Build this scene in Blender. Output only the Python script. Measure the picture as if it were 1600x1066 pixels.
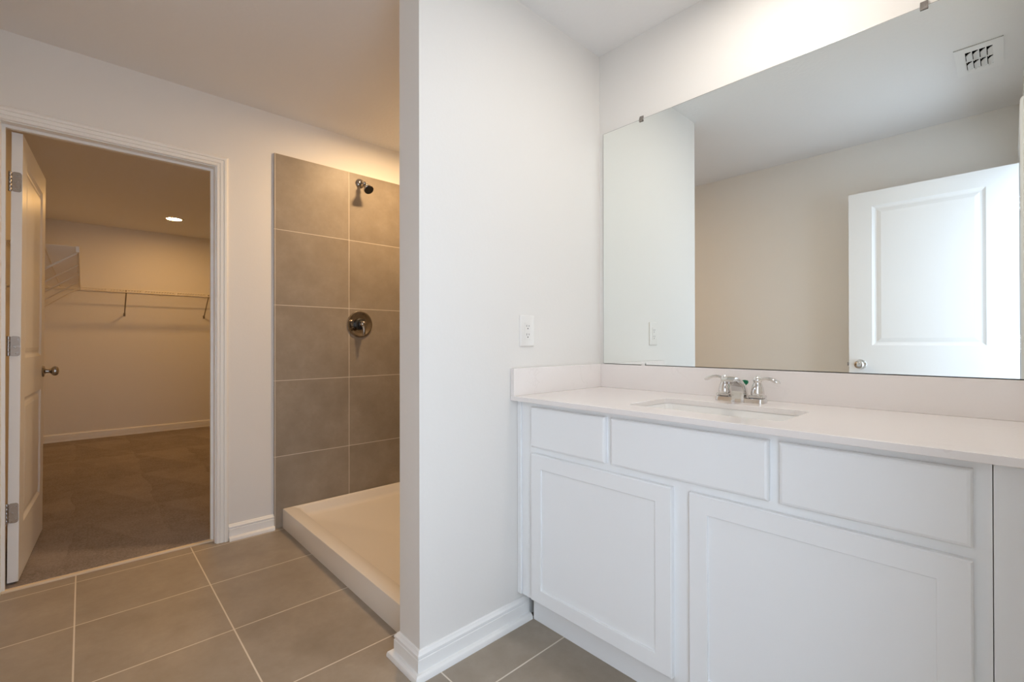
import bpy, bmesh, math
from mathutils import Vector, Matrix

# ------------------------------------------------------------------ clearing, camera, light, exposure
for o in list(bpy.data.objects):
    bpy.data.objects.remove(o, do_unlink=True)
sc = bpy.context.scene
COL = sc.collection
PI = math.pi

FOCAL_PX = 722.7
YAW, PITCH, ROLL = math.radians(42.876), math.radians(0.195), math.radians(-0.098)
CAM_Z = 1.09


def make_camera():
    fwd = Vector((-math.cos(YAW) * math.cos(PITCH), math.sin(YAW) * math.cos(PITCH), math.sin(PITCH)))
    right = Vector((math.sin(YAW), math.cos(YAW), 0))
    up = right.cross(fwd)
    c, s = math.cos(ROLL), math.sin(ROLL)
    r2, u2 = c * right + s * up, -s * right + c * up
    cam = bpy.data.cameras.new('camera')
    cam.sensor_width = 36
    cam.lens = 36 * FOCAL_PX / 1600
    cam.clip_start = 0.01
    cam.clip_end = 60
    o = bpy.data.objects.new('camera', cam)
    m = Matrix((r2, u2, -fwd)).transposed().to_4x4()
    m.translation = Vector((0, 0, CAM_Z))
    o.matrix_world = m
    COL.objects.link(o)
    sc.camera = o


make_camera()

sc.view_settings.view_transform = 'Standard'
sc.view_settings.look = 'None'
sc.view_settings.gamma = 1
sc.view_settings.exposure = 0.0
sc.view_settings.use_curve_mapping = False
sc.cycles.use_denoising = True
sc.cycles.max_bounces = 14
sc.cycles.diffuse_bounces = 8
sc.cycles.glossy_bounces = 6
sc.cycles.sample_clamp_indirect = 8
sc.cycles.blur_glossy = 0.5

wd = bpy.data.worlds.new('daylight')
sc.world = wd
wd.use_nodes = True
bg = wd.node_tree.nodes['Background']
bg.inputs['Color'].default_value = (0.70, 0.826, 1.0, 1)   # bright daylit bedroom beyond the open doorway
bg.inputs['Strength'].default_value = 4.75


WARM = (1.0, 0.56, 0.20)
SHOWER_WARM = (1.0, 0.676, 0.36)
NEUTRAL = (1.0, 0.93, 0.86)
CLOSET_LAMP, SHOWER_LAMP, VANITY_LAMP = 239, 435, 158       # emission strengths of the lenses

# ------------------------------------------------------------------ measures (metres)
CEIL = 2.44
FAR = -2.945            # bathroom face of the wall with closet door and shower
FAR_B = -3.045          # closet face of the same wall
MIRW = 1.79             # mirror wall
OPP = -0.327            # wall opposite the mirror
PRT, PLF, PEND = -1.318, -1.446, 0.809   # partition: vanity face, shower face, end
RGT = 0.05              # wall with the doorway the camera looks in from
CL_BACK, CL_LEFT, CL_RIGHT = -7.08, -0.33, 1.9

# ------------------------------------------------------------------ materials


def srgb(r, g, b):
    f = lambda c: (c / 255 / 12.92) if c / 255 <= 0.04045 else ((c / 255 + 0.055) / 1.055) ** 2.4
    return (f(r), f(g), f(b), 1)


class NT:
    def __init__(self, name):
        self.m = bpy.data.materials.new(name)
        self.m.use_nodes = True
        self.t = self.m.node_tree
        self.b = self.t.nodes['Principled BSDF']

    def n(self, kind, **kw):
        x = self.t.nodes.new(kind)
        for k, v in kw.items():
            setattr(x, k, v)
        return x

    def l(self, a, b):
        self.t.links.new(a, b)

    def pos(self):
        return self.n('ShaderNodeNewGeometry').outputs['Position']

    def math(self, op, a, b=None, c=None):
        x = self.n('ShaderNodeMath', operation=op)
        for i, v in enumerate((a, b, c)):
            if v is None:
                continue
            if isinstance(v, (int, float)):
                x.inputs[i].default_value = v
            else:
                self.l(v, x.inputs[i])
        return x.outputs[0]

    def noise(self, vec, scale, detail=3, rough=0.5):
        x = self.n('ShaderNodeTexNoise')
        x.inputs['Scale'].default_value = scale
        x.inputs['Detail'].default_value = detail
        x.inputs['Roughness'].default_value = rough
        self.l(vec, x.inputs['Vector'])
        return x.outputs['Fac']

    def mix(self, fac, a, b):
        x = self.n('ShaderNodeMix', data_type='RGBA')
        if isinstance(fac, (int, float)):
            x.inputs[0].default_value = fac
        else:
            self.l(fac, x.inputs[0])
        for s, v in ((6, a), (7, b)):
            if isinstance(v, tuple):
                x.inputs[s].default_value = v
            else:
                self.l(v, x.inputs[s])
        return x.outputs[2]

    def ramp(self, fac, a, b):
        x = self.n('ShaderNodeMapRange')
        x.inputs['From Min'].default_value = a
        x.inputs['From Max'].default_value = b
        self.l(fac, x.inputs['Value'])
        return x.outputs['Result']

    def bump(self, h, strength, dist):
        x = self.n('ShaderNodeBump')
        x.inputs['Strength'].default_value = strength
        x.inputs['Distance'].default_value = dist
        self.l(h, x.inputs['Height'])
        self.l(x.outputs['Normal'], self.b.inputs['Normal'])

    def set(self, color=None, rough=0.5, metal=0.0, spec=0.5):
        if color is not None:
            if isinstance(color, tuple):
                self.b.inputs['Base Color'].default_value = color
            else:
                self.l(color, self.b.inputs['Base Color'])
        self.b.inputs['Roughness'].default_value = rough
        self.b.inputs['Metallic'].default_value = metal
        self.b.inputs['Specular IOR Level'].default_value = spec
        return self.m


def paint(name, col, rough, bump_scale=90, bump=0.12, dist=0.002, spec=0.4):
    t = NT(name)
    p = t.pos()
    n = t.noise(p, 1.3, 2)
    c2 = tuple(min(1, x * 0.97) for x in col[:3]) + (1,)
    t.set(t.mix(n, col, c2), rough, 0, spec)
    t.bump(t.noise(p, bump_scale, 2), bump, dist)
    return t.m


def metal(name, col, rough):
    t = NT(name)
    n = t.noise(t.pos(), 60, 2)
    t.l(t.math('MULTIPLY_ADD', n, rough * 0.5, rough * 0.75), t.b.inputs['Roughness'])
    m = t.set(col, rough, 1.0)
    return m


def tile(name, axis_u, u0, v0, pitch_u, pitch_v, grout_w, dark, light):
    """Large porcelain tiles with thin pale grout; axis_u is the pair of world axes the tiles are laid along."""
    t = NT(name)
    p = t.pos()
    sep = t.n('ShaderNodeSeparateXYZ')
    t.l(p, sep.inputs[0])
    au, av = axis_u

    def grid(axis, o, pitch):
        q = t.math('DIVIDE', t.math('SUBTRACT', sep.outputs[axis], o), pitch)
        cell = t.math('ROUND', q)
        d = t.math('MULTIPLY', t.math('ABSOLUTE', t.math('SUBTRACT', q, cell)), pitch)
        return d, t.math('FLOOR', q)
    du, cu = grid(au, u0, pitch_u)
    dv, cv = grid(av, v0, pitch_v)
    d = t.math('MINIMUM', du, dv)
    g = t.ramp(d, grout_w * 0.5 + 0.0006, grout_w * 0.5 - 0.0006)
    # per tile tone and soft cement mottling
    cid = t.math('ADD', t.math('MULTIPLY', cu, 12.989), t.math('MULTIPLY', cv, 78.233))
    rnd = t.math('FRACT', t.math('MULTIPLY', t.math('SINE', cid), 4375.85))
    off = t.n('ShaderNodeCombineXYZ')
    t.l(t.math('MULTIPLY', rnd, 9.0), off.inputs[0])
    t.l(t.math('MULTIPLY', rnd, 5.0), off.inputs[2])
    va = t.n('ShaderNodeVectorMath', operation='ADD')
    t.l(p, va.inputs[0])
    t.l(off.outputs[0], va.inputs[1])
    pv = va.outputs[0]
    n1 = t.noise(pv, 5.0, 5, 0.62)
    n2 = t.noise(pv, 42, 4, 0.7)
    base = t.mix(t.ramp(n1, 0.3, 0.7), srgb(*dark), srgb(*light))
    base = t.mix(t.math('MULTIPLY', t.ramp(n2, 0.35, 0.7), 0.3), base, srgb(*dark))
    base = t.mix(t.math('MULTIPLY', rnd, 0.12), base, srgb(*light))
    col = t.mix(g, base, srgb(214, 203, 188))
    t.set(col, 0.42, 0, 0.35)
    h = t.math('ADD', t.math('MULTIPLY', n2, 0.12), t.math('SUBTRACT', 1.0, g))
    t.bump(h, 0.25, 0.0015)
    return t.m


TILE = ((137, 125, 110), (159, 147, 132))
FLOOR_TILE = ((143, 131, 116), (165, 153, 138))
M = {}
M['wall'] = paint('wall_paint', srgb(228, 225, 220), 0.55)
M['ceiling'] = paint('ceiling_paint', srgb(230, 229, 228), 0.8, 55, 0.3, 0.004)
M['trim'] = paint('trim_paint', srgb(236, 235, 232), 0.35, 30, 0.02)
M['door'] = paint('door_paint', srgb(229, 228, 226), 0.33, 160, 0.03)
M['cabinet'] = paint('cabinet_paint', srgb(239, 240, 240), 0.38, 25, 0.015)
M['plastic'] = paint('white_plastic', srgb(229, 226, 221), 0.3, 20, 0.01)
M['acrylic'] = paint('shower_pan_acrylic', srgb(232, 224, 212), 0.22, 12, 0.01)
M['porcelain'] = paint('sink_porcelain', srgb(238, 236, 232), 0.08, 10, 0.0, 0.002, 0.5)
M['chrome'] = metal('chrome', (0.74, 0.72, 0.70, 1), 0.05)
M['nickel'] = metal('satin_nickel', (0.40, 0.37, 0.345, 1), 0.26)
M['steel'] = metal('shower_chrome', (0.42, 0.39, 0.36, 1), 0.09)
M['wire'] = paint('shelf_vinyl_coating', srgb(226, 220, 212), 0.35, 30, 0.01)
M['brace'] = paint('shelf_brace_coating', srgb(150, 140, 130), 0.4, 30, 0.01)
M['dark'] = paint('painted_void_shade', srgb(6, 7, 8), 0.9, 30, 0.01, 0.002, 0.0)  # near-black colour standing in for the shade inside openings
M['rubber'] = paint('nozzle_rubber', srgb(34, 33, 32), 0.4, 300, 0.3)
M['channel'] = metal('mirror_channel', (0.42, 0.40, 0.38, 1), 0.35)
M['grommet'] = paint('green_plastic', srgb(8, 112, 74), 0.35, 30, 0.01)
M['register'] = paint('register_paint', srgb(232, 231, 229), 0.5, 30, 0.01)


def mk_mirror():
    t = NT('mirror_silver')
    n = t.noise(t.pos(), 0.8, 1)
    return t.set(t.mix(n, (0.915, 0.95, 0.93, 1), (0.91, 0.945, 0.927, 1)), 0.0, 1.0)


M['mirror'] = mk_mirror()


def mk_quartz():
    t = NT('cream_quartz')
    p = t.pos()
    w = t.noise(p, 6, 4)
    v = t.n('ShaderNodeVectorMath', operation='ADD')
    t.l(p, v.inputs[0])
    cx = t.n('ShaderNodeCombineXYZ')
    t.l(t.math('MULTIPLY', w, 0.35), cx.inputs[0])
    t.l(t.math('MULTIPLY', w, 0.22), cx.inputs[1])
    t.l(cx.outputs[0], v.inputs[1])
    vein = t.math('ABSOLUTE', t.math('SUBTRACT', t.noise(v.outputs[0], 9, 2), 0.5))
    vm = t.math('MULTIPLY', t.ramp(vein, 0.018, 0.0), t.ramp(t.noise(p, 4, 2), 0.5, 0.7))
    speck = t.ramp(t.noise(p, 260, 2), 0.62, 0.75)
    c = t.mix(t.math('MULTIPLY', vm, 0.22), srgb(234, 228, 224), srgb(198, 188, 182))
    c = t.mix(t.math('MULTIPLY', speck, 0.12), c, srgb(210, 198, 190))
    return t.set(c, 0.09, 0, 0.5)


M['quartz'] = mk_quartz()


def mk_carpet():
    t = NT('taupe_carpet')
    p = t.pos()
    sep = t.n('ShaderNodeSeparateXYZ')
    t.l(p, sep.inputs[0])
    wob = t.math('MULTIPLY', t.noise(p, 3, 2), 0.25)
    fx = t.math('FRACT', t.math('ADD', t.math('DIVIDE', sep.outputs[0], 0.95), wob))
    fy = t.math('FRACT', t.math('ADD', t.math('DIVIDE', sep.outputs[1], 0.42), wob))
    sweep = t.ramp(t.math('SUBTRACT', fy, fx), -0.03, 0.03)
    sweep = t.math('MULTIPLY', sweep, t.ramp(t.noise(p, 1.1, 2), 0.42, 0.58))
    fib = t.noise(p, 110, 5, 0.85)
    blot = t.noise(p, 7, 4, 0.7)
    c = t.mix(t.ramp(fib, 0.3, 0.7), srgb(112, 102, 95), srgb(176, 164, 155))
    c = t.mix(t.math('MULTIPLY', t.ramp(blot, 0.35, 0.65), 0.3), c, srgb(182, 168, 157))
    c = t.mix(t.math('MULTIPLY', sweep, 0.3), c, srgb(190, 176, 164))
    t.set(c, 0.95, 0, 0.1)
    t.bump(t.math('ADD', fib, t.math('MULTIPLY', blot, 0.5)), 0.8, 0.008)
    return t.m


M['carpet'] = mk_carpet()


def emitter(name, col, strength):
    m = bpy.data.materials.new(name)
    m.use_nodes = True
    nt = m.node_tree
    b = nt.nodes['Principled BSDF']
    b.inputs['Base Color'].default_value = (0.8, 0.8, 0.8, 1)
    b.inputs['Emission Color'].default_value = (*col, 1)
    b.inputs['Emission Strength'].default_value = strength
    return m


# ------------------------------------------------------------------ object helpers
def meta(o, label, cat, group=None, kind=None):
    o['label'] = label
    if cat:
        o['category'] = cat
    if group:
        o['group'] = group
    if kind:
        o['kind'] = kind
    return o


def root(name, loc, label, cat, rz=0.0, group=None, kind=None, lean=0.0):
    o = bpy.data.objects.new(name, None)
    o.empty_display_size = 0.05
    o.matrix_world = Matrix.Translation(loc) @ Matrix.Rotation(rz, 4, 'Z') @ Matrix.Rotation(lean, 4, 'X')
    COL.objects.link(o)
    WM[o.name] = o.matrix_world.copy()
    return meta(o, label, cat, group, kind)


WM = {}


def obj(name, bm, m, parent=None, local=False, smooth=None, bevel=0.0):
    """ONE mesh object from a bmesh given in world metres (or in the parent's own frame when local)."""
    bmesh.ops.recalc_face_normals(bm, faces=bm.faces[:])
    me = bpy.data.meshes.new(name)
    if parent is not None and not local:
        bm.transform(WM[parent.name].inverted())
    bm.to_mesh(me)
    bm.free()
    me.materials.append(m)
    if smooth is not None:
        me.polygons.foreach_set('use_smooth', [True] * len(me.polygons))
        me.set_sharp_from_angle(angle=math.radians(smooth))
    o = bpy.data.objects.new(name, me)
    COL.objects.link(o)
    if parent is not None:
        o.parent = parent
        WM[o.name] = WM[parent.name]
    else:
        WM[o.name] = Matrix.Identity(4)
    if bevel:
        md = o.modifiers.new('edge', 'BEVEL')
        md.width = bevel
        md.segments = 2
        md.limit_method = 'ANGLE'
        md.angle_limit = math.radians(40)
        md.harden_normals = False
    return o


def B():
    return bmesh.new()


def box(bm, x0, x1, y0, y1, z0, z1):
    v = [bm.verts.new((x, y, z)) for x in (x0, x1) for y in (y0, y1) for z in (z0, z1)]
    for f in ((0, 1, 3, 2), (4, 6, 7, 5), (0, 4, 5, 1), (2, 3, 7, 6), (0, 2, 6, 4), (1, 5, 7, 3)):
        bm.faces.new([v[i] for i in f])
    return bm


def boxes(*rects):
    bm = B()
    for r in rects:
        box(bm, *r)
    return bm


def lathe(bm, prof, mat=None, seg=32):
    """prof: (radius, height) pairs turned about the local z axis, then moved by mat."""
    mat = mat or Matrix.Identity(4)
    rings = []
    for r, h in prof:
        if r < 1e-6:
            rings.append([bm.verts.new(mat @ Vector((0, 0, h)))])
        else:
            rings.append([bm.verts.new(mat @ Vector((r * math.cos(2 * PI * k / seg), r * math.sin(2 * PI * k / seg), h))) for k in range(seg)])
    for a, b in zip(rings, rings[1:]):
        for k in range(seg):
            k2 = (k + 1) % seg
            if len(a) == 1 and len(b) == 1:
                continue
            if len(a) == 1:
                bm.faces.new((a[0], b[k], b[k2]))
            elif len(b) == 1:
                bm.faces.new((a[k], a[k2], b[0]))
            else:
                bm.faces.new((a[k], a[k2], b[k2], b[k]))
    return bm


def axis_to(direction, at):
    """matrix that puts the local z axis along direction, at a point"""
    q = Vector(direction).normalized().to_track_quat('Z', 'Y')
    return Matrix.Translation(at) @ q.to_matrix().to_4x4()


def tube(bm, pts, radii, seg=12, flat=1.0, flat_axis=None):
    """round tube along points; flat squashes the section along flat_axis"""
    pts = [Vector(p) for p in pts]
    if isinstance(radii, (int, float)):
        radii = [radii] * len(pts)
    rings = []
    ref = Vector((0, 0, 1))
    d0 = (pts[1] - pts[0]).normalized()
    if abs(d0.dot(ref)) > 0.9:
        ref = Vector((0, 1, 0))
    u = (ref - d0 * ref.dot(d0)).normalized()
    for i, p in enumerate(pts):
        d = (pts[min(i + 1, len(pts) - 1)] - pts[max(i - 1, 0)]).normalized()
        u = (u - d * u.dot(d)).normalized()
        w = d.cross(u)
        ring = []
        for k in range(seg):
            a = 2 * PI * k / seg
            q = u * math.cos(a) * radii[i] * flat + w * math.sin(a) * radii[i]
            ring.append(bm.verts.new(p + q))
        rings.append(ring)
    for a, b in zip(rings, rings[1:]):
        for k in range(seg):
            bm.faces.new((a[k], a[(k + 1) % seg], b[(k + 1) % seg], b[k]))
    bm.faces.new(rings[0][::-1])
    bm.faces.new(rings[-1])
    return bm


def sweep(bm, poly, prof, side, mapf):
    """mitred moulding: poly is a 2-D path, prof (offset, depth) pairs; side +1/-1 chooses which side it grows to"""
    n = len(poly)
    P = [Vector(p) for p in poly]
    rings = []
    for i in range(n):
        ds = []
        if i > 0:
            ds.append((P[i] - P[i - 1]).normalized())
        if i < n - 1:
            ds.append((P[i + 1] - P[i]).normalized())
        ns = [Vector((-d.y, d.x)) * side for d in ds]
        m = ns[0] if len(ns) == 1 else (ns[0] + ns[1]) / (1 + ns[0].dot(ns[1]))
        rings.append([bm.verts.new(mapf(P[i].x + m.x * a, P[i].y + m.y * a, h)) for a, h in prof])
    for a, b in zip(rings, rings[1:]):
        for k in range(len(prof)):
            k2 = (k + 1) % len(prof)
            bm.faces.new((a[k], a[k2], b[k2], b[k]))
    bm.faces.new(rings[0][::-1])
    bm.faces.new(rings[-1])
    return bm


def extrude_profile(bm, pts, axis, a0, a1):
    """closed 2-D outline pushed along a world axis: axis 0 -> pts are (y,z), 1 -> (x,z), 2 -> (x,y)"""
    def mk(p, a):
        return {0: (a, p[0], p[1]), 1: (p[0], a, p[1]), 2: (p[0], p[1], a)}[axis]
    v0 = [bm.verts.new(mk(p, a0)) for p in pts]
    v1 = [bm.verts.new(mk(p, a1)) for p in pts]
    n = len(pts)
    for k in range(n):
        bm.faces.new((v0[k], v0[(k + 1) % n], v1[(k + 1) % n], v1[k]))
    bm.faces.new(v0[::-1])
    bm.faces.new(v1)
    return bm


def rounded_rect(x0, x1, y0, y1, r, seg=6):
    out = []
    for cx, cy, a0 in ((x1 - r, y1 - r, 0), (x0 + r, y1 - r, PI / 2), (x0 + r, y0 + r, PI), (x1 - r, y0 + r, 1.5 * PI)):
        for k in range(seg + 1):
            a = a0 + PI / 2 * k / seg
            out.append((cx + r * math.cos(a), cy + r * math.sin(a)))
    return out


def loft(bm, loops, cap_first=False, cap_last=True):
    rings = [[bm.verts.new(p) for p in lp] for lp in loops]
    n = len(rings[0])
    for a, b in zip(rings, rings[1:]):
        for k in range(n):
            bm.faces.new((a[k], a[(k + 1) % n], b[(k + 1) % n], b[k]))
    if cap_first:
        bm.faces.new(rings[0][::-1])
    if cap_last:
        bm.faces.new(rings[-1])
    return bm


def structure(name, bm, m, label, cat, bevel=0.0, smooth=None):
    return meta(obj(name, bm, m, bevel=bevel, smooth=smooth), label, cat, kind='structure')


# ------------------------------------------------------------------ room shell
M['floor_tile'] = tile('floor_tile', (0, 1), -2.457, -0.022, 0.4435, 0.446, 0.005, *FLOOR_TILE)
M['shower_tile_far'] = tile('shower_tile_far', (1, 2), 1.273, 2.207, 0.446, 0.4465, 0.0032, *TILE)
M['shower_tile_back'] = tile('shower_tile_back', (0, 2), -2.5, 2.207, 0.446, 0.4465, 0.0032, *TILE)

structure('floor', boxes((-2.988, 0.9, -0.45, 1.95, -0.08, 0.0)), M['floor_tile'],
          'taupe porcelain tile bathroom floor with pale grout lines', 'floor')
structure('floor_carpet', boxes((-7.3, -3.008, -0.5, 2.1, -0.08, 0.012)), M['carpet'],
          'taupe brown carpet on the closet floor beyond the doorway', 'carpet')
structure('ceiling', boxes((-7.3, 0.3, -0.55, 2.1, CEIL, CEIL + 0.1)), M['ceiling'],
          'white textured ceiling over bathroom and closet', 'ceiling')

OY0, OY1, OZ = -0.26, 0.528, 2.05      # closet door opening between the jambs
JT = 0.018
structure('wall_far', boxes((FAR_B, FAR, OY1 + JT, 1.9, 0, CEIL), (FAR_B, FAR, -0.45, OY0 - JT, 0, CEIL),
                            (FAR_B, FAR, OY0 - JT, OY1 + JT, OZ + JT, CEIL)), M['wall'],
          'off-white wall holding the closet doorway and the tiled shower end', 'wall')
structure('wall_back', boxes((FAR, 0.17, MIRW, MIRW + 0.11, 0, CEIL)), M['wall'],
          'off-white wall behind the large vanity mirror', 'wall')
structure('wall_partition', boxes((PLF, PRT, PEND, MIRW, 0, CEIL)), M['wall'],
          'off-white stub wall between the shower and the vanity', 'wall')
structure('wall_front', boxes((FAR, 0.17, OPP - 0.11, OPP, 0, CEIL)), M['wall'],
          'plain beige-white wall seen in the mirror behind the white door', 'wall')
DY0, DY1, DZ = -0.172, 0.60, 2.065     # doorway beside the camera
structure('wall_right', boxes((RGT, RGT + 0.115, DY1 + JT, MIRW, 0, CEIL), (RGT, RGT + 0.115, OPP, DY0 - JT, 0, CEIL),
                              (RGT, RGT + 0.115, DY0 - JT, DY1 + JT, DZ + JT, CEIL)), M['wall'],
          'off-white wall with the doorway at the right end of the mirror', 'wall')
structure('wall_closet_back', boxes((CL_BACK - 0.1, CL_BACK, CL_LEFT - 0.1, CL_RIGHT + 0.1, 0, CEIL)), M['wall'],
          'closet end wall carrying a wire shelf under the ceiling', 'wall')
structure('wall_closet_left', boxes((CL_BACK, FAR_B, CL_LEFT - 0.1, CL_LEFT, 0, CEIL)), M['wall'],
          'closet side wall behind the open panel door', 'wall')
structure('wall_closet_right', boxes((CL_BACK, FAR_B, CL_RIGHT, CL_RIGHT + 0.1, 0, CEIL)), M['wall'],
          'closet side wall opposite the open panel door', 'wall')

# shower tile: far end, back and partition sides, up to 2.2 m
TT = 0.013
structure('wall_shower_far', boxes((FAR, FAR + TT, 0.823, MIRW - TT, 0.0, 2.207)), M['shower_tile_far'],
          'large taupe wall tiles at the shower end with shower head and valve', 'tiled wall')
structure('wall_shower_back', boxes((FAR, PLF, MIRW - TT, MIRW, 0.0, 2.207)), M['shower_tile_back'],
          'taupe tiled long side of the shower hidden by the stub wall', 'tiled wall')
structure('wall_shower_right', boxes((PLF - TT, PLF, 0.83, MIRW - TT, 0.0, 2.207)), M['shower_tile_far'],
          'taupe tile on the shower side of the white stub wall', 'tiled wall')

# baseboards with shoe moulding
BASE = [(0, 0), (0.034, 0), (0.034, 0.008), (0.031, 0.016), (0.024, 0.021), (0.015, 0.022), (0.015, 0.060), (0.0125, 0.062), (0.0125, 0.066),
        (0.015, 0.068), (0.0145, 0.074), (0.009, 0.079), (0.007, 0.0835), (0.004, 0.086), (0, 0.086)]
flat_map = lambda u, v, h: (u, v, h)


def baseboard(name, poly, side, label, z=0.0):
    return structure(name, sweep(B(), poly, BASE, side, lambda u, v, h: (u, v, h + z)), M['trim'], label, 'baseboard', smooth=25)


baseboard('baseboard_far', [(FAR, 0.5915), (FAR, 0.822)], -1, 'short white baseboard between closet door casing and shower tile')
baseboard('baseboard_partition', [(PLF, 0.864), (PLF, PEND), (PRT, PEND), (PRT, 1.302)], -1,
          'white baseboard wrapping the foot of the stub wall')
baseboard('baseboard_front', [(FAR, OPP), (RGT, OPP)], 1, 'white baseboard along the wall behind the bathroom door')
CB = [(a * 0.45 if a > 0.02 else a, h) for a, h in BASE]
structure('baseboard_closet_back', sweep(B(), [(CL_BACK, CL_LEFT), (CL_BACK, CL_RIGHT)], CB, -1, lambda u, v, h: (u, v, h + 0.012)),
          M['trim'], 'white baseboard along the end wall of the carpeted closet', 'baseboard', smooth=25)

# door frames: jamb with stop, and moulded casing
CASING = [(0, 0), (0, 0.010), (0.004, 0.0125), (0.013, 0.0125), (0.016, 0.0105), (0.019, 0.0145), (0.031, 0.0155), (0.034, 0.0135), (0.037, 0.018),
          (0.046, 0.0185), (0.052, 0.016), (0.057, 0.011), (0.057, 0)]


def casing(name, plane_x, direction, y0, y1, ztop, label):
    poly = [(y1 + 0.005, 0), (y1 + 0.005, ztop + 0.005), (y0 - 0.005, ztop + 0.005), (y0 - 0.005, 0)]
    return structure(name, sweep(B(), poly, CASING, -1, lambda u, v, h: (plane_x + direction * h, u, v)), M['trim'], label, 'door casing', smooth=25)


casing('trim_1', FAR, 1, OY0, OY1, OZ, 'white moulded casing around the closet doorway')
casing('trim_2', RGT, -1, DY0, DY1, DZ, 'white moulded casing around the doorway at the mirror\'s right end')


def jamb(name, xa, xb, y0, y1, zt, stop, label):
    bm = boxes((xa, xb, y1, y1 + JT, 0, zt), (xa, xb, y0 - JT, y0, 0, zt), (xa, xb, y0 - JT, y1 + JT, zt, zt + JT))
    sa, sb = stop
    for r in ((sa, sb, y1 - 0.012, y1, 0, zt), (sa, sb, y0, y0 + 0.012, 0, zt), (sa, sb, y0 + 0.012, y1 - 0.012, zt - 0.012, zt)):
        box(bm, *r)
    return structure(name, bm, M['trim'], label, 'door jamb')


jamb('trim_3', FAR_B, FAR, OY0, OY1, OZ, (-3.012, -2.99), 'white door jamb lining the closet doorway')
jamb('trim_4', RGT, RGT + 0.115, DY0, DY1, DZ, (0.09, 0.12), 'white door jamb lining the doorway beside the vanity')
structure('trim_5', boxes((-3.008, -2.984, OY0, OY1, -0.02, 0.010)), paint('threshold', srgb(226, 204, 172), 0.4, 30, 0.02),
          'pale threshold strip between bathroom tile and closet carpet', 'threshold', bevel=0.003)


# ------------------------------------------------------------------ panelled doors
def panel_face(bm, w, h, y, sgn, panels, loops, z0=0.0):
    """door face at local y with moulded panels; loops: (inset, depth) from the panel edge inwards"""
    xs = sorted({0.0, w} | {p[0] for p in panels} | {p[1] for p in panels})
    zs = sorted({0.0, h} | {p[2] for p in panels} | {p[3] for p in panels})
    grid = {(a, b): bm.verts.new((x, y, z0 + z)) for a, x in enumerate(xs) for b, z in enumerate(zs)}
    for a in range(len(xs) - 1):
        for b in range(len(zs) - 1):
            mx, mz = (xs[a] + xs[a + 1]) / 2, (zs[b] + zs[b + 1]) / 2
            if any(p[0] < mx < p[1] and p[2] < mz < p[3] for p in panels):
                continue
            bm.faces.new((grid[a, b], grid[a + 1, b], grid[a + 1, b + 1], grid[a, b + 1]))
    for x0, x1, za, zb in panels:
        prev = None
        for ins, dep in loops:
            r = [bm.verts.new((x, y - sgn * dep, z0 + z)) for x, z in ((x0 + ins, za + ins), (x1 - ins, za + ins), (x1 - ins, zb - ins), (x0 + ins, zb - ins))]
            if prev:
                for k in range(4):
                    bm.faces.new((prev[k], prev[(k + 1) % 4], r[(k + 1) % 4], r[k]))
            prev = r
        bm.faces.new(prev)


LOOPS = [(0, 0), (0.006, 0.0035), (0.014, 0.0075), (0.018, 0.0085), (0.024, 0.0085), (0.030, 0.0065), (0.046, 0.0035)]


def door_slab(w, h, t, panels, z0):
    """hinge edge at local x=0, free edge at x=w, faces at local y=0 and y=t"""
    bm = B()
    panel_face(bm, w, h, t, 1, panels, LOOPS, z0)
    panel_face(bm, w, h, 0, -1, panels, LOOPS, z0)
    for x in (0, w):
        bm.faces.new([bm.verts.new(p) for p in ((x, 0, z0), (x, t, z0), (x, t, z0 + h), (x, 0, z0 + h))])
    for z in (z0, z0 + h):
        bm.faces.new([bm.verts.new(p) for p in ((0, 0, z), (w, 0, z), (w, t, z), (0, t, z))])
    bmesh.ops.remove_doubles(bm, verts=bm.verts[:], dist=1e-5)
    return bm


KNOB = [(0, 0), (0.031, 0), (0.032, 0.004), (0.029, 0.008), (0.020, 0.010), (0.0125, 0.013), (0.0105, 0.020), (0.0105, 0.028), (0.014, 0.034), (0.0215, 0.039),
        (0.0262, 0.046), (0.0270, 0.053), (0.0245, 0.060), (0.018, 0.065), (0.008, 0.0675), (0, 0.068)]


def knob_pair(door, x, z, t, mat):
    for y, d in ((t, 1), (0, -1)):
        obj('knob', lathe(B(), KNOB, axis_to((0, d, 0), (x, y, z)), 36), mat, door, local=True, smooth=30)
    return door


def hinge(door, z, mat, knuckle_y):
    """leaf let into the hinge edge plus the rolled knuckle; local frame of the door"""
    bm = B()
    leaf = [(y, zz) for y, zz in rounded_rect(0.002, 0.0335, z - 0.0445, z + 0.0445, 0.010, 5)]
    v0 = [bm.verts.new((0.0, y, zz)) for y, zz in leaf]
    v1 = [bm.verts.new((-0.0022, y, zz)) for y, zz in leaf]
    n = len(leaf)
    for k in range(n):
        bm.faces.new((v0[k], v0[(k + 1) % n], v1[(k + 1) % n], v1[k]))
    bm.faces.new(v1)
    bm.faces.new(v0[::-1])
    for k in range(5):
        zz = z - 0.0445 + k * 0.0178
        lathe(bm, [(0, 0), (0.0058, 0), (0.0062, 0.001), (0.0062, 0.0165), (0.0058, 0.0175), (0, 0.0175)], Matrix.Translation((-0.004, knuckle_y, zz)), 16)
    for zy, zz in ((0.012, -0.03), (0.022, 0.0), (0.012, 0.03)):
        lathe(bm, [(0.0045, 0.0), (0.0042, 0.0012), (0.002, 0.0016), (0.0, 0.0009)], axis_to((-1, 0, 0), (-0.0022, zy, z + zz)), 14)
    return obj('hinge', bm, mat, door, local=True, smooth=35)


# closet door: swung into the closet, hinge edge towards the camera
ang = math.atan2(0.041, -0.74)          # local x runs from the hinge into the closet
d1 = root('door_1', (-3.036, -0.2105, 0), 'white two-panel door swung open into the carpeted closet', 'door', rz=ang, kind='structure', lean=0.006)   # hangs slightly out of plumb
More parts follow.
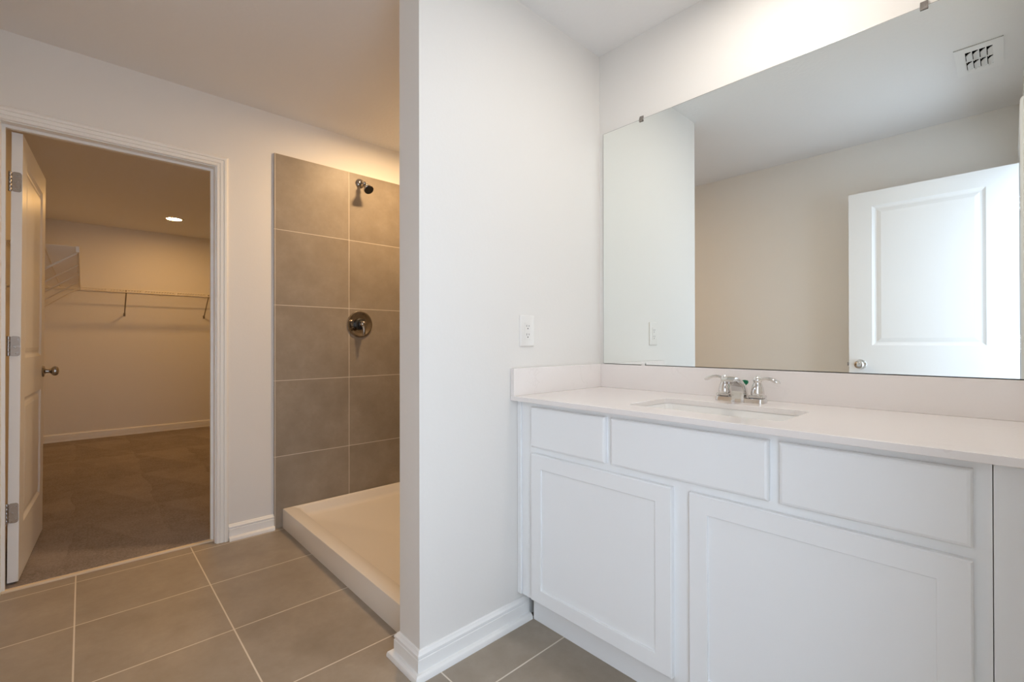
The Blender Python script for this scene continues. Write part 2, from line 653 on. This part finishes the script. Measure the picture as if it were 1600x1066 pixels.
# local +y points to world -y here, so the face towards the doorway is local y = 0
PAN1 = [(0.115, 0.755 - 0.115, 0.235, 0.815), (0.115, 0.755 - 0.115, 1.0, 1.905)]
obj('slab', door_slab(0.755, 2.015, 0.035, PAN1, 0.022), M['door'], d1, local=True)
knob_pair(d1, 0.695, 0.932, 0.035, M['nickel'])
for z in (0.331, 1.078, 1.815):
    hinge(d1, z, M['nickel'], 0.038)
lb = boxes((0.755, 0.757, 0.006, 0.029, 0.905, 0.960))
box(lb, 0.757, 0.766, 0.011, 0.024, 0.921, 0.944)
obj('latch', lb, M['nickel'], d1, local=True)

# bathroom door, seen in the mirror: open at a right angle beside the camera
d2 = root('door_2', (0.036, -0.13, 0), 'white two-panel door reflected at the right side of the vanity mirror', 'door', rz=PI, kind='structure')
PAN2 = [(0.125, 0.758 - 0.122, 0.235, 0.86), (0.125, 0.758 - 0.122, 1.055, 1.947)]
obj('slab', door_slab(0.758, 2.042, 0.035, PAN2, 0.013), M['door'], d2, local=True)
knob_pair(d2, 0.695, 0.945, 0.035, M['chrome'])
for z in (0.33, 1.08, 1.845):
    hinge(d2, z, M['nickel'], 0.038)
lb = boxes((0.758, 0.760, 0.006, 0.029, 0.917, 0.973))
box(lb, 0.760, 0.770, 0.011, 0.024, 0.934, 0.957)
obj('latch', lb, M['nickel'], d2, local=True)

# ------------------------------------------------------------------ vanity
FY = 1.238              # front of drawer fronts and doors
FF = 1.257              # face frame
van = root('vanity_cabinet', (-0.634, 1.5, 0), 'long white shaker vanity cabinet under the cream countertop', 'vanity cabinet')
obj('cabinet_body', boxes((-1.316, -1.30, FF + 0.019, 1.786, 0.112, 0.865), (0.030, 0.046, FF + 0.019, 1.786, 0.112, 0.865),
                          (-1.30, 0.030, FF + 0.019, 1.786, 0.112, 0.128), (-1.30, 0.030, 1.774, 1.786, 0.128, 0.865)), M['cabinet'], van)
bm = B()
for r in ((-1.296, -1.213, 0.112, 0.865), (-0.0238, -0.074, 0.112, 0.865), (-1.213, -0.074, 0.826, 0.865), (-1.213, -0.074, 0.660, 0.712),
          (-1.213, -0.074, 0.112, 0.146)):
    box(bm, min(r[0], r[1]), max(r[0], r[1]), FF, FF + 0.019, r[2], r[3])
box(bm, -0.694, -0.586, FF, FF + 0.019, 0.146, 0.660)
box(bm, -0.916, -0.854, FF, FF + 0.019, 0.712, 0.826)
box(bm, -0.428, -0.362, FF, FF + 0.019, 0.712, 0.826)
obj('face_frame', bm, M['cabinet'], van)
obj('filler_strip', boxes((-0.0225, 0.048, FF - 0.001, FF + 0.019, 0.112, 0.865)), M['cabinet'], van, bevel=0.001)
obj('scribe_strip', boxes((-1.3165, -1.297, FF - 0.007, FF + 0.015, 0.112, 0.862)), M['cabinet'], van, bevel=0.0015)
obj('toe_kick', boxes((-1.283, 0.046, 1.306, 1.322, 0.0, 0.111)), M['cabinet'], van)


def drawer_front(x0, x1, z0, z1, label=None):
    e = 0.008
    bm = B()
    loft(bm, [[(x0, FF, z0), (x1, FF, z0), (x1, FF, z1), (x0, FF, z1)],
              [(x0, FY + 0.006, z0), (x1, FY + 0.006, z0), (x1, FY + 0.006, z1), (x0, FY + 0.006, z1)],
              [(x0 + 0.003, FY + 0.002, z0 + 0.003), (x1 - 0.003, FY + 0.002, z0 + 0.003), (x1 - 0.003, FY + 0.002, z1 - 0.003), (x0 + 0.003, FY + 0.002, z1 - 0.003)],
              [(x0 + e, FY, z0 + e), (x1 - e, FY, z0 + e), (x1 - e, FY, z1 - e), (x0 + e, FY, z1 - e)]], True, True)
    return obj('drawer_front', bm, M['cabinet'], van, smooth=20)


for x0, x1 in ((-1.235, -0.896), (-0.873, -0.408), (-0.384, -0.0495)):
    drawer_front(x0, x1, 0.696, 0.847)


def shaker_door(x0, x1, z0, z1):
    w, st = 0.052, FY + 0.007
    bm = B()
    # stiles and rails as one frame with an eased outer edge
    def ring(ins, y):
        return [(x0 + ins, y, z0 + ins), (x1 - ins, y, z0 + ins), (x1 - ins, y, z1 - ins), (x0 + ins, y, z1 - ins)]
    loft(bm, [ring(0, FF), ring(0, FY + 0.003), ring(0.003, FY), ring(w - 0.0012, FY), ring(w, FY + 0.001), ring(w, FF), ring(0, FF)], False, False)
    d = obj('door', bm, M['cabinet'], van)
    obj('panel', boxes((x0 + w - 0.006, x1 - w + 0.006, st, st + 0.006, z0 + w - 0.006, z1 - w + 0.006)), M['cabinet'], d)


shaker_door(-1.232, -0.664, 0.122, 0.672)
shaker_door(-0.612, -0.0495, 0.122, 0.672)

# countertop with sink cut-out, backsplash and side splash
CT0, CT1 = 0.866, 0.884
ctop = root('vanity_countertop', (-0.634, 1.5, CT0), 'cream quartz countertop on the white vanity, with rectangular sink cut-out', 'countertop')
SX0, SX1, SY0, SY1 = -0.868, -0.404, 1.325, 1.588


def slab_with_hole():
    bm = B()
    outer = [(PRT + 0.001, 1.214), (RGT - 0.002, 1.214), (RGT - 0.002, 1.789), (PRT + 0.001, 1.789)]
    inner = rounded_rect(SX0, SX1, SY0, SY1, 0.025, 5)
    layers = []
    for z, grow in ((CT1, 0.0), (CT0, 0.0)):
        vo = [bm.verts.new((x, y, z)) for x, y in outer]
        vi = [bm.verts.new((x, y, z)) for x, y in inner]
        es = [bm.edges.new((v[k], v[(k + 1) % len(v)])) for v in (vo, vi) for k in range(len(v))]
        bmesh.ops.triangle_fill(bm, use_beauty=True, edges=es)
        layers.append((vo, vi))
    for j in (0, 1):
        a, b = layers[0][j], layers[1][j]
        for k in range(len(a)):
            bm.faces.new((a[k], a[(k + 1) % len(a)], b[(k + 1) % len(a)], b[k]))
    return bm


obj('slab', slab_with_hole(), M['quartz'], ctop, bevel=0.0015)
meta(obj('backsplash', boxes((PRT + 0.021, RGT - 0.002, 1.769, 1.789, CT1, 0.9905)), M['quartz'], bevel=0.001),
     'long cream quartz backsplash strip under the mirror, behind the faucet', 'backsplash', 'quartz splash strips')
meta(obj('backsplash', boxes((PRT + 0.001, PRT + 0.0205, 1.2145, 1.789, CT1, 0.9905)), M['quartz'], bevel=0.001),
     'short cream quartz side splash on the stub wall, below the outlet', 'backsplash', 'quartz splash strips')

# undermount sink
sink = root('undermount_sink', (-0.636, 1.456, 0.72), 'white rectangular undermount sink set into the cream countertop', 'sink')
loops = []
for ins, z, r in ((-0.012, 0.8655, 0.03), (-0.003, 0.8655, 0.028), (0.0, 0.862, 0.027), (0.004, 0.80, 0.04), (0.012, 0.755, 0.05), (0.035, 0.733, 0.06), (0.075, 0.728, 0.05)):
    loops.append([(x, y, z) for x, y in rounded_rect(SX0 + ins, SX1 - ins, SY0 + ins, SY1 - ins, r, 6)])
bm = loft(B(), loops, False, True)
# outer shell of the bowl
loops = []
for ins, z, r in ((-0.012, 0.8655, 0.03), (-0.008, 0.80, 0.04), (0.004, 0.745, 0.05), (0.035, 0.722, 0.06), (0.075, 0.718, 0.05)):
    loops.append([(x, y, z) for x, y in rounded_rect(SX0 + ins, SX1 - ins, SY0 + ins, SY1 - ins, r, 6)])
loft(bm, loops, False, True)
obj('basin', bm, M['porcelain'], sink, smooth=40)
obj('drain', lathe(B(), [(0.0, 0.001), (0.014, 0.001), (0.016, 0.003), (0.022, 0.003), (0.0225, 0.0)], Matrix.Translation((-0.636, 1.47, 0.7285)), 28), M['chrome'], sink, smooth=35)
obj('overflow', lathe(B(), [(0.0, 0.002), (0.007, 0.002), (0.008, 0.0)], axis_to((0, 1, 0.1), (-0.636, SY0 + 0.003, 0.835)), 20), M['chrome'], sink, smooth=35)

# two-handle centreset faucet
FX, FYY = -0.636, 1.672
fau = root('faucet', (FX, FYY, CT1), 'chrome two-handle faucet behind the sink with a green tag', 'faucet')
bm = B()
base_loops = []
for ins, z in ((0.0, CT1), (0.0, CT1 + 0.012), (0.002, CT1 + 0.0165), (0.006, CT1 + 0.0185)):
    base_loops.append([(x, y, z) for x, y in rounded_rect(FX - 0.080 + ins, FX + 0.080 - ins, FYY - 0.026 + ins, FYY + 0.026 - ins, 0.012, 5)])
loft(bm, base_loops, True, True)
obj('base_plate', bm, M['chrome'], fau, smooth=35)
for s in (-1, 1):
    hx = FX + s * 0.0545
    blk = []
    for ins, z in ((0.0, CT1 + 0.0188), (0.0, CT1 + 0.025), (0.003, CT1 + 0.0275)):
        blk.append([(x, y, z) for x, y in rounded_rect(hx - 0.0235 + ins, hx + 0.0235 - ins, FYY - 0.0235 + ins, FYY + 0.0235 - ins, 0.008, 4)])
    bm = loft(B(), blk, True, True)
    lathe(bm, [(0.0205, 0.0275), (0.0212, 0.031), (0.0205, 0.040), (0.0180, 0.052), (0.0140, 0.063), (0.0118, 0.068), (0.0118, 0.071), (0.0132, 0.073),
               (0.0132, 0.079), (0.0115, 0.084), (0.007, 0.0875), (0.0045, 0.092), (0.0, 0.0925)], Matrix.Translation((hx, FYY, CT1)), 30)
    h = obj('handle', bm, M['chrome'], fau, smooth=35)
    zb = CT1 + 0.077
    pts = [(hx + s * a, FYY - 0.002 * (a > 0.03), zb + dz) for a, dz in ((0.006, 0.0), (0.018, 0.005), (0.030, 0.007), (0.042, 0.0055), (0.054, 0.001), (0.064, -0.004), (0.070, -0.006))]
    obj('lever', tube(B(), pts, [0.0088, 0.0084, 0.0082, 0.0092, 0.0108, 0.0102, 0.005], 14, flat=0.62), M['chrome'], h, smooth=50)
# spout: tapering cast arch
top = [(0.030, 0.0185), (0.022, 0.030), (0.010, 0.049), (-0.010, 0.067), (-0.035, 0.081), (-0.063, 0.0895), (-0.092, 0.092), (-0.112, 0.089), (-0.120, 0.083)]
bot = [(-0.0295, 0.0006), (-0.029, 0.018), (-0.029, 0.036), (-0.033, 0.047), (-0.042, 0.057), (-0.058, 0.066), (-0.078, 0.0715), (-0.104, 0.0735), (-0.118, 0.0755)]
wid = [0.0245, 0.0242, 0.0236, 0.0228, 0.0218, 0.0208, 0.0200, 0.0196, 0.0190]
sp = []
for (ty, tz), (by, bz), w in zip(top, bot, wid):
    T, Bq = Vector((0, FYY + ty, CT1 + tz)), Vector((0, FYY + by, CT1 + bz))
    ring = []
    for fx, ft in ((-0.82, 0.0), (-0.97, 0.22), (-1, 0.5), (-0.9, 0.8), (-0.55, 0.96), (0, 1.0), (0.55, 0.96), (0.9, 0.8), (1, 0.5), (0.97, 0.22), (0.82, 0.0), (0.4, 0.06), (-0.4, 0.06)):
        q = Bq.lerp(T, ft)
        ring.append((FX + fx * w, q.y, q.z))
    sp.append(ring)
spo = obj('spout', loft(B(), sp, True, True), M['chrome'], fau, smooth=45)
obj('aerator', lathe(B(), [(0.0, -0.006), (0.0085, -0.006), (0.0105, -0.004), (0.0105, 0.004)], Matrix.Translation((FX, FYY - 0.100, CT1 + 0.0725)), 22), M['nickel'], spo, smooth=35)
rod = obj('lift_rod', tube(B(), [(FX, FYY + 0.0245, CT1 + 0.0186), (FX, FYY + 0.0245, CT1 + 0.060)], 0.0026, 12), M['chrome'], fau, smooth=40)
tg = B()
outl = [(-0.0035, 0.050), (-0.004, 0.056), (-0.012, 0.0615), (-0.0135, 0.067), (-0.010, 0.072), (0.0, 0.0745), (0.010, 0.073), (0.0125, 0.067), (0.010, 0.061), (0.004, 0.056), (0.0035, 0.050)]
extrude_profile(tg, [(FX + 0.004 + a, CT1 + b) for a, b in outl], 1, FYY + 0.0212, FYY + 0.0278)
g = obj('plastic_tag', tg, M['grommet'], rod, bevel=0.0012)
g['label'] = 'green plastic tag on the lift rod'

# mirror with channel and clips
mir = root('vanity_mirror', (-0.62, 1.787, 0.993), 'large frameless mirror on the wall above the vanity backsplash', 'mirror')
MX0, MX1, MZ0, MZ1 = -1.292, 0.044, 0.993, 2.062
obj('glass', boxes((MX0, MX1, 1.7842, 1.7892, MZ0, MZ1)), M['mirror'], mir)
bm = boxes((MX0 + 0.002, MX1 - 0.002, 1.7802, 1.7838, MZ0 - 0.0022, MZ0 - 0.0006), (MX0 + 0.002, MX1 - 0.002, 1.7802, 1.7898, MZ0 - 0.0022, MZ0 - 0.0006))
obj('bottom_channel', bm, M['channel'], mir)
edge = boxes((MX0 - 0.0012, MX0 - 0.0001, 1.7838, 1.7893, MZ0, MZ1 + 0.0012), (MX0, MX1, 1.7838, 1.7893, MZ1 + 0.0001, MZ1 + 0.0012))
obj('ground_edge', edge, M['channel'], mir)
for cx in (-1.091, -0.166):
    bm = B()
    extrude_profile(bm, [(1.7895, MZ1 + 0.014), (1.7865, MZ1 + 0.016), (1.7815, MZ1 + 0.004), (1.7800, MZ1 - 0.009), (1.7815, MZ1 - 0.010), (1.7835, MZ1 - 0.001), (1.7835, MZ1 + 0.0015), (1.7895, MZ1 + 0.0015)],
                    0, cx - 0.009, cx + 0.009)
    obj('clip', bm, M['nickel'], mir, smooth=40)
obj('clip', boxes((-1.09, -1.073, 1.7785, 1.7800, MZ0 - 0.004, MZ0 + 0.007)), M['plastic'], mir, bevel=0.0007)

# ------------------------------------------------------------------ wall outlet beside the mirror
out = root('wall_outlet', (PRT, 1.303, 1.137), 'white electrical outlet on the stub wall above the side splash', 'outlet')
bm = B()
pl = []
for ins, d in ((0.0, 0.0), (0.0, 0.003), (0.003, 0.0058), (0.006, 0.0065)):
    pl.append([(PRT + d, y, z) for y, z in rounded_rect(1.303 - 0.040 + ins, 1.303 + 0.040 - ins, 1.137 - 0.063 + ins, 1.137 + 0.063 - ins, 0.004, 3)])
loft(bm, pl, True, True)
obj('cover_plate', bm, M['plastic'], out, smooth=30)
rec = obj('receptacle', boxes((PRT + 0.0066, PRT + 0.0082, 1.303 - 0.0165, 1.303 + 0.0165, 1.137 - 0.0335, 1.137 + 0.0335)), M['plastic'], out, bevel=0.001)
bm = B()
for zc in (1.1535, 1.1195):
    for y0, hh in ((-0.0064, 0.0042), (0.0064, 0.0034)):
        box(bm, PRT + 0.0078, PRT + 0.0085, 1.303 + y0 - 0.0009, 1.303 + y0 + 0.0009, zc + 0.003 - hh, zc + 0.003 + hh)
    lathe(bm, [(0, 0.0007), (0.0025, 0.0007), (0.0025, 0)], axis_to((1, 0, 0), (PRT + 0.0078, 1.303, zc - 0.0078)), 12)
obj('contact_slots', bm, M['dark'], rec)

# ------------------------------------------------------------------ ceiling register seen in the mirror
vc = (-0.095, 0.452)
ven = root('ceiling_vent', (vc[0], vc[1], CEIL), 'small white ceiling register with two rows of slots, reflected in the mirror', 'ceiling vent')
VX, VY = 0.080, 0.150
slots = [(vc[0] - 0.0435 + 0.0235 * i, vc[1] + dy) for i in range(4) for dy in (-0.052, 0.052)]
sw, sl = 0.0195, 0.094
bm = B()
xs = sorted({vc[0] - VX, vc[0] + VX} | {s[0] - 0.001 for s in slots} | {s[0] - 0.001 + sw for s in slots})
ys = sorted({vc[1] - VY, vc[1] + VY} | {s[1] - sl / 2 for s in slots} | {s[1] + sl / 2 for s in slots})
for a, b in zip(xs, xs[1:]):
    for c, d in zip(ys, ys[1:]):
        mx, my = (a + b) / 2, (c + d) / 2
        if any(s[0] - 0.001 < mx < s[0] - 0.001 + sw and abs(my - s[1]) < sl / 2 for s in slots):
            continue
        box(bm, a, b, c, d, CEIL - 0.0045, CEIL - 0.0025)
bmesh.ops.remove_doubles(bm, verts=bm.verts[:], dist=1e-5)
for r in ((-VX, VX, -VY, -VY + 0.003), (-VX, VX, VY - 0.003, VY), (-VX, -VX + 0.003, -VY, VY), (VX - 0.003, VX, -VY, VY)):
    box(bm, vc[0] + r[0], vc[0] + r[1], vc[1] + r[2], vc[1] + r[3], CEIL - 0.0042, CEIL - 0.0002)
obj('face_plate', bm, M['register'], ven)
obj('throat_shade', boxes((vc[0] - VX + 0.006, vc[0] + VX - 0.006, vc[1] - VY + 0.006, vc[1] + VY - 0.006, CEIL - 0.0012, CEIL - 0.0004)), M['dark'], ven)  # black plate under the solid ceiling; duct shade painted as its colour
bm = B()
for sx, sy in slots:
    prof = [(sx + sw - 0.002, CEIL - 0.0026), (sx + 0.011, CEIL - 0.0058), (sx + 0.0045, CEIL - 0.0115), (sx + 0.0025, CEIL - 0.0155), (sx + 0.0037, CEIL - 0.0155), (sx + 0.0058, CEIL - 0.012),
            (sx + 0.012, CEIL - 0.0072), (sx + sw - 0.001, CEIL - 0.0045)]
    extrude_profile(bm, prof, 1, sy - sl / 2 + 0.006, sy + sl / 2 - 0.012)
obj('louvres', bm, M['register'], ven, smooth=40)

# ------------------------------------------------------------------ shower
pan = root('shower_pan', ((FAR + PLF) / 2, 1.3, 0), 'cream low shower pan with raised curb on the tile floor', 'shower pan')
PX0, PX1, PY0, PY1 = FAR + TT + 0.001, PLF - TT - 0.001, 0.868, MIRW - TT - 0.001
H = 0.111


def pan_mesh():
    bm = B()

    def rect(x0, x1, y0, y1, z, r, seg=5):
        return [(x, y, z) for x, y in rounded_rect(x0, x1, y0, y1, r, seg)]
    loops = [rect(PX0, PX1, PY0, PY1, 0.0, 0.002), rect(PX0, PX1, PY0, PY1, H - 0.008, 0.002), rect(PX0 + 0.002, PX1 - 0.002, PY0 + 0.002, PY1 - 0.002, H - 0.002, 0.003),
             rect(PX0 + 0.006, PX1 - 0.006, PY0 + 0.007, PY1 - 0.006, H, 0.004),
             rect(PX0 + 0.010, PX1 - 0.010, PY0 + 0.040, PY1 - 0.010, H, 0.006),
             rect(PX0 + 0.014, PX1 - 0.014, PY0 + 0.062, PY1 - 0.014, H - 0.004, 0.01),
             rect(PX0 + 0.020, PX1 - 0.020, PY0 + 0.082, PY1 - 0.020, H - 0.012, 0.02),
             rect(PX0 + 0.030, PX1 - 0.030, PY0 + 0.096, PY1 - 0.030, 0.064, 0.04),
             rect(PX0 + 0.042, PX1 - 0.042, PY0 + 0.108, PY1 - 0.042, 0.052, 0.05),
             rect(PX0 + 0.065, PX1 - 0.065, PY0 + 0.130, PY1 - 0.065, 0.046, 0.06),
             rect(PX0 + 0.65, PX1 - 0.65, PY0 + 0.43, PY1 - 0.39, 0.034, 0.03)]
    return loft(bm, loops, True, True)


obj('basin', pan_mesh(), M['acrylic'], pan, smooth=30)
obj('drain', lathe(B(), [(0, 0.003), (0.035, 0.003), (0.042, 0.002), (0.043, 0)], Matrix.Translation(((PX0 + PX1) / 2, (PY0 + PY1) / 2 + 0.02, 0.034)), 28), M['chrome'], pan, smooth=35)

TX = FAR + TT
sh = root('showerhead', (TX, 1.348, 2.147), 'small chrome shower head high on the tiled shower end', 'shower head')
obj('wall_flange', lathe(B(), [(0.030, 0.0), (0.031, 0.003), (0.027, 0.010), (0.018, 0.015), (0.011, 0.017), (0, 0.017)], axis_to((1, 0, 0), (TX, 1.348, 2.147)), 30), M['steel'], sh, smooth=35)
obj('arm', tube(B(), [(TX + 0.016, 1.348, 2.147), (TX + 0.035, 1.349, 2.146), (TX + 0.048, 1.350, 2.141), (TX + 0.062, 1.351, 2.131)], 0.0105, 16), M['steel'], sh, smooth=45)
hd = obj('spray_head', lathe(B(), [(0.0, -0.006), (0.012, -0.006), (0.0155, -0.002), (0.0155, 0.010), (0.012, 0.013), (0.0125, 0.020), (0.0165, 0.030), (0.0235, 0.046), (0.0295, 0.058), (0.0315, 0.064), (0.0315, 0.070), (0.029, 0.072)],
                            axis_to((0.70, 0.06, -0.71), (TX + 0.066, 1.351, 2.129)), 32), M['steel'], sh, smooth=35)
obj('nozzle_face', lathe(B(), [(0.0295, 0.0718), (0.026, 0.0708), (0.012, 0.0716), (0.0, 0.0722)], axis_to((0.70, 0.06, -0.71), (TX + 0.066, 1.351, 2.129)), 32), M['rubber'], hd, smooth=35)

sv = root('shower_valve', (TX, 1.345, 1.213), 'round chrome shower valve with lever handle on the tile', 'shower valve')
obj('escutcheon', lathe(B(), [(0.087, 0.0), (0.0875, 0.004), (0.0845, 0.009), (0.080, 0.0105), (0.075, 0.0095), (0.066, 0.0055), (0.052, 0.003), (0.040, 0.0025), (0, 0.0025)],
                        axis_to((1, 0, 0), (TX, 1.345, 1.213)), 48), M['steel'], sv, smooth=35)
obj('sleeve', lathe(B(), [(0.037, 0.0026), (0.037, 0.018), (0.033, 0.021), (0.0225, 0.022), (0.0215, 0.036), (0.0185, 0.038), (0, 0.038)], axis_to((1, 0, 0), (TX, 1.345, 1.213)), 36), M['rubber'], sv, smooth=35)
bm = lathe(B(), [(0, 0.0382), (0.017, 0.0382), (0.0205, 0.046), (0.0205, 0.058), (0.018, 0.066), (0.012, 0.071), (0, 0.073)], axis_to((1, 0, 0), (TX, 1.345, 1.213)), 30)
tube(bm, [(TX + 0.057, 1.345, 1.212), (TX + 0.064, 1.345, 1.192), (TX + 0.067, 1.345, 1.172), (TX + 0.065, 1.345, 1.152), (TX + 0.060, 1.345, 1.136)], [0.0125, 0.0105, 0.0095, 0.0088, 0.005], 14)
obj('handle', bm, M['steel'], sv, smooth=40)


# ------------------------------------------------------------------ recessed ceiling lights
def can_light(x, y, col, strength, label, r=0.066):
    c = root('recessed_light', (x, y, CEIL), label, 'ceiling light', group='recessed ceiling lights')
    obj('trim_ring', lathe(B(), [(r + 0.024, 0.0), (r + 0.023, -0.004), (r + 0.016, -0.0065), (r + 0.004, -0.007), (r, -0.004), (r, 0.0)], Matrix.Translation((x, y, CEIL)), 40), M['plastic'], c, smooth=35)
    obj('lens', lathe(B(), [(r, -0.0035), (r * 0.6, -0.0045), (0, -0.005)], Matrix.Translation((x, y, CEIL)), 40), emitter('lamp_lens', col, strength), c, smooth=60)
    return c


can_light(-6.17, 0.727, WARM, CLOSET_LAMP, 'lit recessed light on the closet ceiling seen through the doorway')
can_light(-4.06, 0.74, WARM, CLOSET_LAMP * 0.56, 'recessed closet light just inside the doorway, behind the door head')
can_light(-2.31, 1.47, SHOWER_WARM, SHOWER_LAMP, 'warm recessed light on the ceiling over the shower pan')
can_light(-0.52, 1.32, NEUTRAL, VANITY_LAMP, 'recessed light on the ceiling above the vanity mirror')


# ------------------------------------------------------------------ wire shelves in the closet
def wires(bm, segs, r, seg=5):
    for a, b in segs:
        tube(bm, [a, b], r, seg)


SZ = 1.69
D = 0.315
# end wall shelf, running along y
s1 = root('wire_shelf', (CL_BACK + 0.15, 0.78, SZ), 'white wire shelf along the closet end wall below the ceiling light', 'wire shelf', group='closet wire shelves')
xb, xf = CL_BACK + 0.008, CL_BACK + D
y0, y1 = CL_LEFT + 0.006, CL_RIGHT - 0.006
segs = []
n = int((y1 - y0) / 0.0254)
for k in range(n + 1):
    y = y0 + (y1 - y0) * k / n
    segs += [((xb, y, SZ), (xf, y, SZ)), ((xf, y, SZ), (xf, y, SZ - 0.026))]
bm = B()
wires(bm, segs, 0.0021)
obj('wire_deck', bm, M['wire'], s1, smooth=60)
bm = B()
wires(bm, [((x, y0, z), (x, y1, z)) for x, z in ((xb, SZ - 0.004), (xb + 0.15, SZ - 0.004), (xf, SZ + 0.001), (xf, SZ - 0.027))], 0.0042, 8)
obj('rails', bm, M['wire'], s1, smooth=60)
for y in (0.36, 1.146, 1.80):
    bm = tube(B(), [(xf - 0.004, y, SZ + 0.004), (xf - 0.004, y, SZ - 0.03), (CL_BACK + 0.012, y, SZ - 0.265), (CL_BACK + 0.004, y, SZ - 0.265)], 0.0062, 8)
    box(bm, CL_BACK + 0.0005, CL_BACK + 0.004, y - 0.010, y + 0.010, SZ - 0.285, SZ - 0.245)
    obj('brace', bm, M['brace'], s1, smooth=50)
for k in range(7):
    y = -0.10 + k * 0.305
    if y < y1:
        obj('clip', boxes((xf - 0.004, xf + 0.006, y - 0.010, y + 0.010, SZ - 0.031, SZ + 0.005)), M['wire'], s1)
for k in range(5):
    y = -0.2 + k * 0.45
    obj('wall_clip', boxes((CL_BACK + 0.0005, CL_BACK + 0.016, y - 0.012, y + 0.012, SZ - 0.014, SZ + 0.008)), M['wire'], s1)

# side wall shelf, running along x towards the end wall
s2 = root('wire_shelf', (-5.2, CL_LEFT + 0.15, SZ), 'white wire shelf on the closet side wall, partly hidden by the open door', 'wire shelf', group='closet wire shelves')
yb, yf = CL_LEFT + 0.008, CL_LEFT + 0.31
x0, x1 = CL_BACK + D + 0.02, -3.96
segs = []
n = int((x1 - x0) / 0.0254)
for k in range(n + 1):
    x = x0 + (x1 - x0) * k / n
    segs += [((x, yb, SZ), (x, yf, SZ)), ((x, yf, SZ), (x, yf, SZ - 0.026))]
bm = B()
wires(bm, segs, 0.0023)
obj('wire_deck', bm, M['wire'], s2, smooth=60)
bm = B()
wires(bm, [((x0, y, z), (x1, y, z)) for y, z in ((yb, SZ - 0.004), (yb + 0.15, SZ - 0.004), (yf, SZ + 0.001), (yf, SZ - 0.027))], 0.0042, 8)
obj('rails', bm, M['wire'], s2, smooth=60)
for x in (-4.0, -4.62, -5.24, -5.86, -6.5):
    bm = tube(B(), [(x, yf - 0.004, SZ + 0.004), (x, yf - 0.004, SZ - 0.028), (x, CL_LEFT + 0.012, SZ - 0.265), (x, CL_LEFT + 0.004, SZ - 0.265)], 0.0062, 8)
    box(bm, x - 0.010, x + 0.010, CL_LEFT + 0.0005, CL_LEFT + 0.004, SZ - 0.285, SZ - 0.245)
    obj('brace', bm, M['wire'], s2, smooth=50)
obj('end_cap', boxes((x1 - 0.004, x1 + 0.006, yf - 0.012, yf + 0.006, SZ - 0.034, SZ + 0.006)), M['wire'], s2, bevel=0.002)
